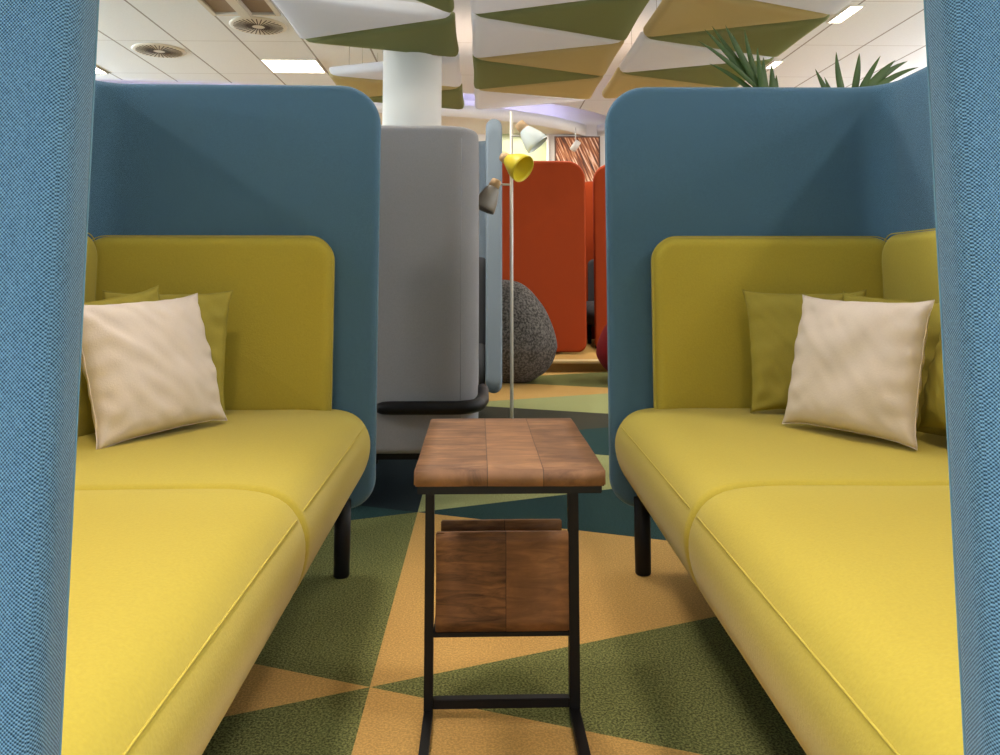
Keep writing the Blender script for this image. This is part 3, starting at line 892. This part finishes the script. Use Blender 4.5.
LN = [3.02, 4.07, 5.13, 6.18, 7.23, 8.12]       # nodes on the left edge of a strip
RN = [3.6, 4.66, 5.70, 6.72, 7.62]
def zN(i, side): return ZR + (0.035 if (i % 2) == 0 else -0.035)*(1 if side == 'l' else -1)
def Lp(x, i, dy=0, dz=0): return (x, LN[i]+dy, ZR+dz)
g = 0.012
def strip(xl, xr_, LNs, RNs, seq):
    """seq: list of (type, i, colour, label): type 'L' = base on left nodes i,i+1 apex right i ; 'R' = apex left i+1, base right i,i+1"""
    for ty, i, colr, lab in seq:
        hi, lo = 0.0, 0.0
        if ty == 'L': P = [(xl, LNs[i]+g, ZR+hi), (xr_, RNs[i], ZR+lo), (xl, LNs[i+1]-g, ZR+lo)]
        else: P = [(xl, LNs[i+1], ZR+hi), (xr_, RNs[i]+g, ZR+hi), (xr_, RNs[i+1]-g, ZR+lo)]
        baffle(P, colr, lab)
strip(cl, cr_, LN, RN, [
    ('L', 1, 'cwhite', 'white ceiling triangle at the top edge of the middle strip'),
    ('R', 1, 'cgreen', 'large green ceiling triangle at the top of the middle strip'),
    ('L', 2, 'cwhite', 'white ceiling triangle between the green and the ochre of the middle strip'),
    ('R', 2, 'cochre', 'upper ochre ceiling triangle in the middle strip'),
    ('L', 3, 'cgreen', 'green ceiling triangle between two ochre ones in the middle strip'),
    ('R', 3, 'cochre', 'lower ochre ceiling triangle in the middle strip'),
    ('L', 4, 'cwhite', 'white ceiling triangle at the far end of the middle strip')])
rl, rr_ = 1.18, 2.38
RL = [3.55, 4.58, 5.60, 6.60, 7.58]; RR = [4.05, 5.09, 6.11, 7.13, 8.0]
strip(rl, rr_, [x for x in RL], [x for x in RR], [
    ('R', 0, 'cwhite', 'white ceiling triangle at the top right corner of the right strip'),
    ('L', 1, 'cochre', 'large ochre ceiling triangle in the right strip'),
    ('R', 1, 'cgreen', 'green ceiling triangle ending at the slim lit panel'),
    ('L', 2, 'cwhite', 'white ceiling triangle left of the palm leaves'),
    ('R', 2, 'cgreen', 'green ceiling triangle just behind the left palm leaves'),
    ('L', 3, 'cochre', 'ochre ceiling triangle just above the right blue screen')])
ll, lr_ = -1.36, -0.19
# left strip: bases mirrored; apexes on the left
LL = [3.6, 4.72, 5.72, 6.75, 7.55, 8.4]; LR = [4.2, 5.23, 6.18, 6.30, 7.20, 8.12]
def bf(P, c, lab): baffle(P, c, lab)
bf([(ll, 3.72, ZR), (lr_, 4.2, ZR), (lr_, 5.12, ZR)], 'cgreen', 'green ceiling triangle at the top of the left strip')
bf([(ll, 4.70, ZR), (lr_, 5.16, ZR), (ll, 5.70, ZR)], 'cwhite', 'large white ceiling triangle in the left strip')
bf([(ll, 5.74, ZR), (lr_, 5.22, ZR), (lr_, 6.14, ZR)], 'cgreen', 'green ceiling triangle in front of the white column')
bf([(ll, 6.70, ZR), (lr_, 6.22, ZR), (lr_, 7.13, ZR)], 'cwhite', 'white ceiling triangle passing behind the column')
bf([(ll, 6.75, ZR), (lr_, 7.17, ZR), (ll, 7.63, ZR)], 'cochre', 'ochre ceiling triangle left of the column')
bf([(ll, 7.66, ZR), (lr_, 7.21, ZR), (lr_, 8.10, ZR)], 'cgreen', 'green ceiling triangle farthest back in the left strip')

# ------------------------------------------------------------------ palm behind the right sofa
pl = empty('potted_palm', (1.32, 3.25, 0)); tag(pl, 'green palm in a floor planter behind the right blue sofa', 'plant')
lathe('planter', [(0.001, 0), (0.15, 0), (0.16, 0.01), (0.20, 0.40), (0.205, 0.42), (0.185, 0.42), (0.18, 0.37), (0.001, 0.37)], M['pot'], pl, 36)
lathe('soil', [(0.001, 0.365), (0.179, 0.365), (0.179, 0.385), (0.001, 0.39)], M['soil'], pl, 30)
def frond(name, base, mid, tip, nleaf, leaf_len, seed, fan=1.0, start=0.45, spread=60):
    rnd = random.Random(seed); verts = []; faces = []
    b, m_, t_ = Vector(base), Vector(mid), Vector(tip)
    bez = lambda u: b*(1-u)**2 + m_*2*u*(1-u) + t_*u*u
    stem_pts = [bez(i/14) for i in range(15)]
    tube_geo(stem_pts, [0.007-0.005*i/14 for i in range(15)], 6, verts, faces)
    for k in range(nleaf):
        u = start + (1-start)*k/(nleaf-1)
        p = bez(u); tg = (bez(min(1, u+0.02))-bez(u-0.02)).normalized()
        for sd in (-1, 1):
            side = tg.cross(Vector((0, -1, 0.1))).normalized()*sd
            ang = R(spread*(1-0.75*(u-start)/(1-start))+rnd.uniform(-6, 6))
            d = (tg*math.cos(ang)+side*math.sin(ang)+Vector((0, rnd.uniform(-.12, .12), 0))).normalized()
            L = leaf_len*(0.75+0.5*math.sin(PI*(u-start)/(1-start)*0.8+0.3))*rnd.uniform(0.85, 1.1)
            w = 0.012+0.004*rnd.random(); nn = 8; base_i = len(verts)
            ax = d.cross(Vector((0, 1, 0))).normalized()
            for i in range(nn+1):
                s_ = i/nn; c = p+d*L*s_+Vector((0, 0, -0.10*L*s_*s_))
                ww = w*math.sin(PI*min(1, 0.12+s_*0.88))**0.7 if i < nn else 0.0006
                verts.append(c-ax*ww+Vector((0, 0.0, 0))); verts.append(c+Vector((0, -ww*0.45, 0))); verts.append(c+ax*ww)
            for i in range(nn):
                q = base_i+i*3
                faces.append((q, q+1, q+4, q+3)); faces.append((q+1, q+2, q+5, q+4))
    o = mesh_obj(name, verts, faces, M['leaf'], pl); 
    sm = o.modifiers.new('th', 'SOLIDIFY'); sm.thickness = 0.0012
    return o
# local coordinates relative to pl
def fan(root_pt, base, leaves, seed):
    """a stem rising from the soil whose blades spread from near its top; leaves: (dx, dz, dy, width, start along crown)"""
    rnd = random.Random(seed); verts = []; faces = []
    r0, b0 = Vector(root_pt), Vector(base); mid = Vector((r0.x*0.4+b0.x*0.6, r0.y, b0.z*0.62))
    bez = lambda u: r0*(1-u)**2 + mid*2*u*(1-u) + b0*u*u
    tube_geo([bez(i/14) for i in range(15)], [0.008-0.004*i/14 for i in range(15)], 6, verts, faces)
    for (dx, dz, dy, w, st) in leaves:
        w *= 1.12
        p0 = bez(1-st); tip = b0+Vector((dx, dy, dz))
        c1 = p0.lerp(tip, 0.5)+Vector((-dz*0.10 if dx < 0 else dz*0.06, 0, abs(dx)*0.16+0.01))
        nn = 12; bi = len(verts)
        q = lambda u: p0*(1-u)**2 + c1*2*u*(1-u) + tip*u*u
        for i in range(nn+1):
            u = i/nn; c = q(u); tg = (q(min(1, u+0.02))-q(max(0, u-0.02))).normalized()
            ax = tg.cross(Vector((0.1, 1, 0.1))).normalized()
            ww = w*max(0.03, math.sin(PI*(0.06+0.94*u)**0.8))**0.8 if i < nn else 0.0005
            fold = Vector((0, -0.4*ww, 0))
            verts += [c-ax*ww, c-fold, c+ax*ww]
        for i in range(nn):
            k = bi+i*3; faces.append((k, k+1, k+4, k+3)); faces.append((k+1, k+2, k+5, k+4))
    o = mesh_obj('frond', verts, faces, M['leaf'], pl)
    sm = o.modifiers.new('th', 'SOLIDIFY'); sm.thickness = 0.0012
fan((0, 0, 0.38), (-0.10, -0.02, 1.63), [(-0.31, 0.25, -0.03, 0.009, 0), (-0.27, 0.31, 0.0, 0.011, .01), (-0.23, 0.335, 0.03, 0.011, .015), (-0.19, 0.32, -0.03, 0.012, .02), (-0.24, 0.17, 0.04, 0.010, .02), (-0.15, 0.29, 0.0, 0.012, .03), (-0.12, 0.24, 0.03, 0.012, .04), (-0.09, 0.315, 0.02, 0.012, .05), (-0.06, 0.22, -0.04, 0.013, .07), (-0.02, 0.19, 0.0, 0.015, .08), (0.02, 0.17, 0.02, 0.016, .09), (0.045, 0.12, 0.03, 0.016, .1)], 1)
fan((0.03, 0, 0.38), (0.25, -0.02, 1.61), [(-0.14, 0.165, 0.02, 0.014, .1), (-0.12, 0.12, -0.02, 0.012, .1), (-0.055, 0.235, 0.0, 0.014, .05), (0.055, 0.235, 0.02, 0.013, 0), (0.12, 0.21, -0.03, 0.012, .01), (0.20, 0.20, 0.0, 0.016, .02), (0.27, 0.205, 0.03, 0.014, 0), (0.30, 0.17, 0.0, 0.012, .01)], 2)
frond('frond', (0, 0.02, 0.38), (0.05, 0.25, 0.9), (0.1, 0.45, 1.2), 8, 0.2, 4, start=0.5)

# ------------------------------------------------------------------ lights (ceiling panels out of frame + those in view + added ceiling fill)
def area(loc, sx, sy, power, col=(1, 0.93, 0.82), rot=(0, 0, 0), spread=180):
    l = bpy.data.lights.new('area', 'AREA'); l.shape = 'RECTANGLE'; l.size = sx; l.size_y = sy; l.energy = power; l.color = col; l.spread = R(spread)
    o = bpy.data.objects.new('lamp_or_fill_light', l); C.objects.link(o); o.location = loc; o.rotation_euler = rot; return o
WARM = (1.0, 0.95, 0.85)
area((-3.7, 1.1, ZC-0.03), 0.25, 0.25, 80, WARM)
area((2.6, 0.7, ZC-0.03), 0.25, 0.25, 32, WARM)
area((4.6, 1.0, ZC-0.03), 0.25, 0.25, 60, WARM)
for x, pw in ((-0.75, 13.5), (0.80, 9.5)): area((x, 0.85, ZC-0.03), 0.35, 0.35, pw, (1.0, 0.86, 0.80), spread=80)
area((-0.9, -0.75, ZC-0.03), 0.4, 0.4, 56, (0.84, 0.93, 1.0), spread=88)
area((0.95, -0.75, ZC-0.03), 0.4, 0.4, 60, (0.80, 0.91, 1.0), spread=88)
area((-2.0, 8.15, ZC-0.03), 0.55, 0.5, 40, WARM)
area((3.1, 6.4, ZC-0.03), 0.12, 0.42, 30, WARM)
area((3.08, 8.0, ZC-0.03), 0.1, 0.28, 30, WARM)
area((-0.6, 3.6, ZC-0.03), 0.5, 0.5, 40, WARM)
area((1.0, 8.6, ZC-0.03), 0.5, 0.5, 45, WARM)
area((0.5, 10.7, 2.93), 0.6, 0.3, 16, WARM)
# warm uplights lying above the cloth baffles, washing the ceiling
for (x, y) in ((-0.13, 5.0), (-0.13, 7.0), (1.13, 5.0), (1.13, 7.0), (1.13, 3.2), (-0.13, 3.2)):
    area((x, y, 2.80), 0.95, 1.0, 3.6, (1.0, 0.70, 0.50), (PI, 0, 0))
# unseen fill lights added along both long walls to brighten the ceiling
area((-6.3, 4.5, 2.55), 12.0, 0.3, 600, (0.78, 0.90, 1.0), (R(152), 0, -PI/2))
area((6.3, 4.5, 2.55), 12.0, 0.3, 470, (0.88, 0.92, 1.0), (R(152), 0, PI/2))

w = bpy.data.worlds.new('w'); sc.world = w; w.use_nodes = True
bg = w.node_tree.nodes['Background']; bg.inputs[0].default_value = (0.74, 0.86, 1.0, 1); bg.inputs[1].default_value = 1.7

# ------------------------------------------------------------------ camera
PITCH = R(5.5); YAW = R(1.32)
cam = bpy.data.cameras.new('camera'); co = bpy.data.objects.new('camera', cam); C.objects.link(co)
co.location = (0, 0, H); co.rotation_euler = (PI/2+PITCH, 0, -YAW)
cam.sensor_width = 36; cam.lens = F/1000*36; cam.clip_start = 0.02
cy = 277 - F*math.tan(PITCH)          # principal point row
cam.shift_y = -(377.5-cy)/1000
sc.camera = co
sc.view_settings.view_transform = 'Standard'; sc.view_settings.look = 'None'
sc.view_settings.exposure = 0.0; sc.view_settings.gamma = 1; sc.view_settings.use_curve_mapping = False
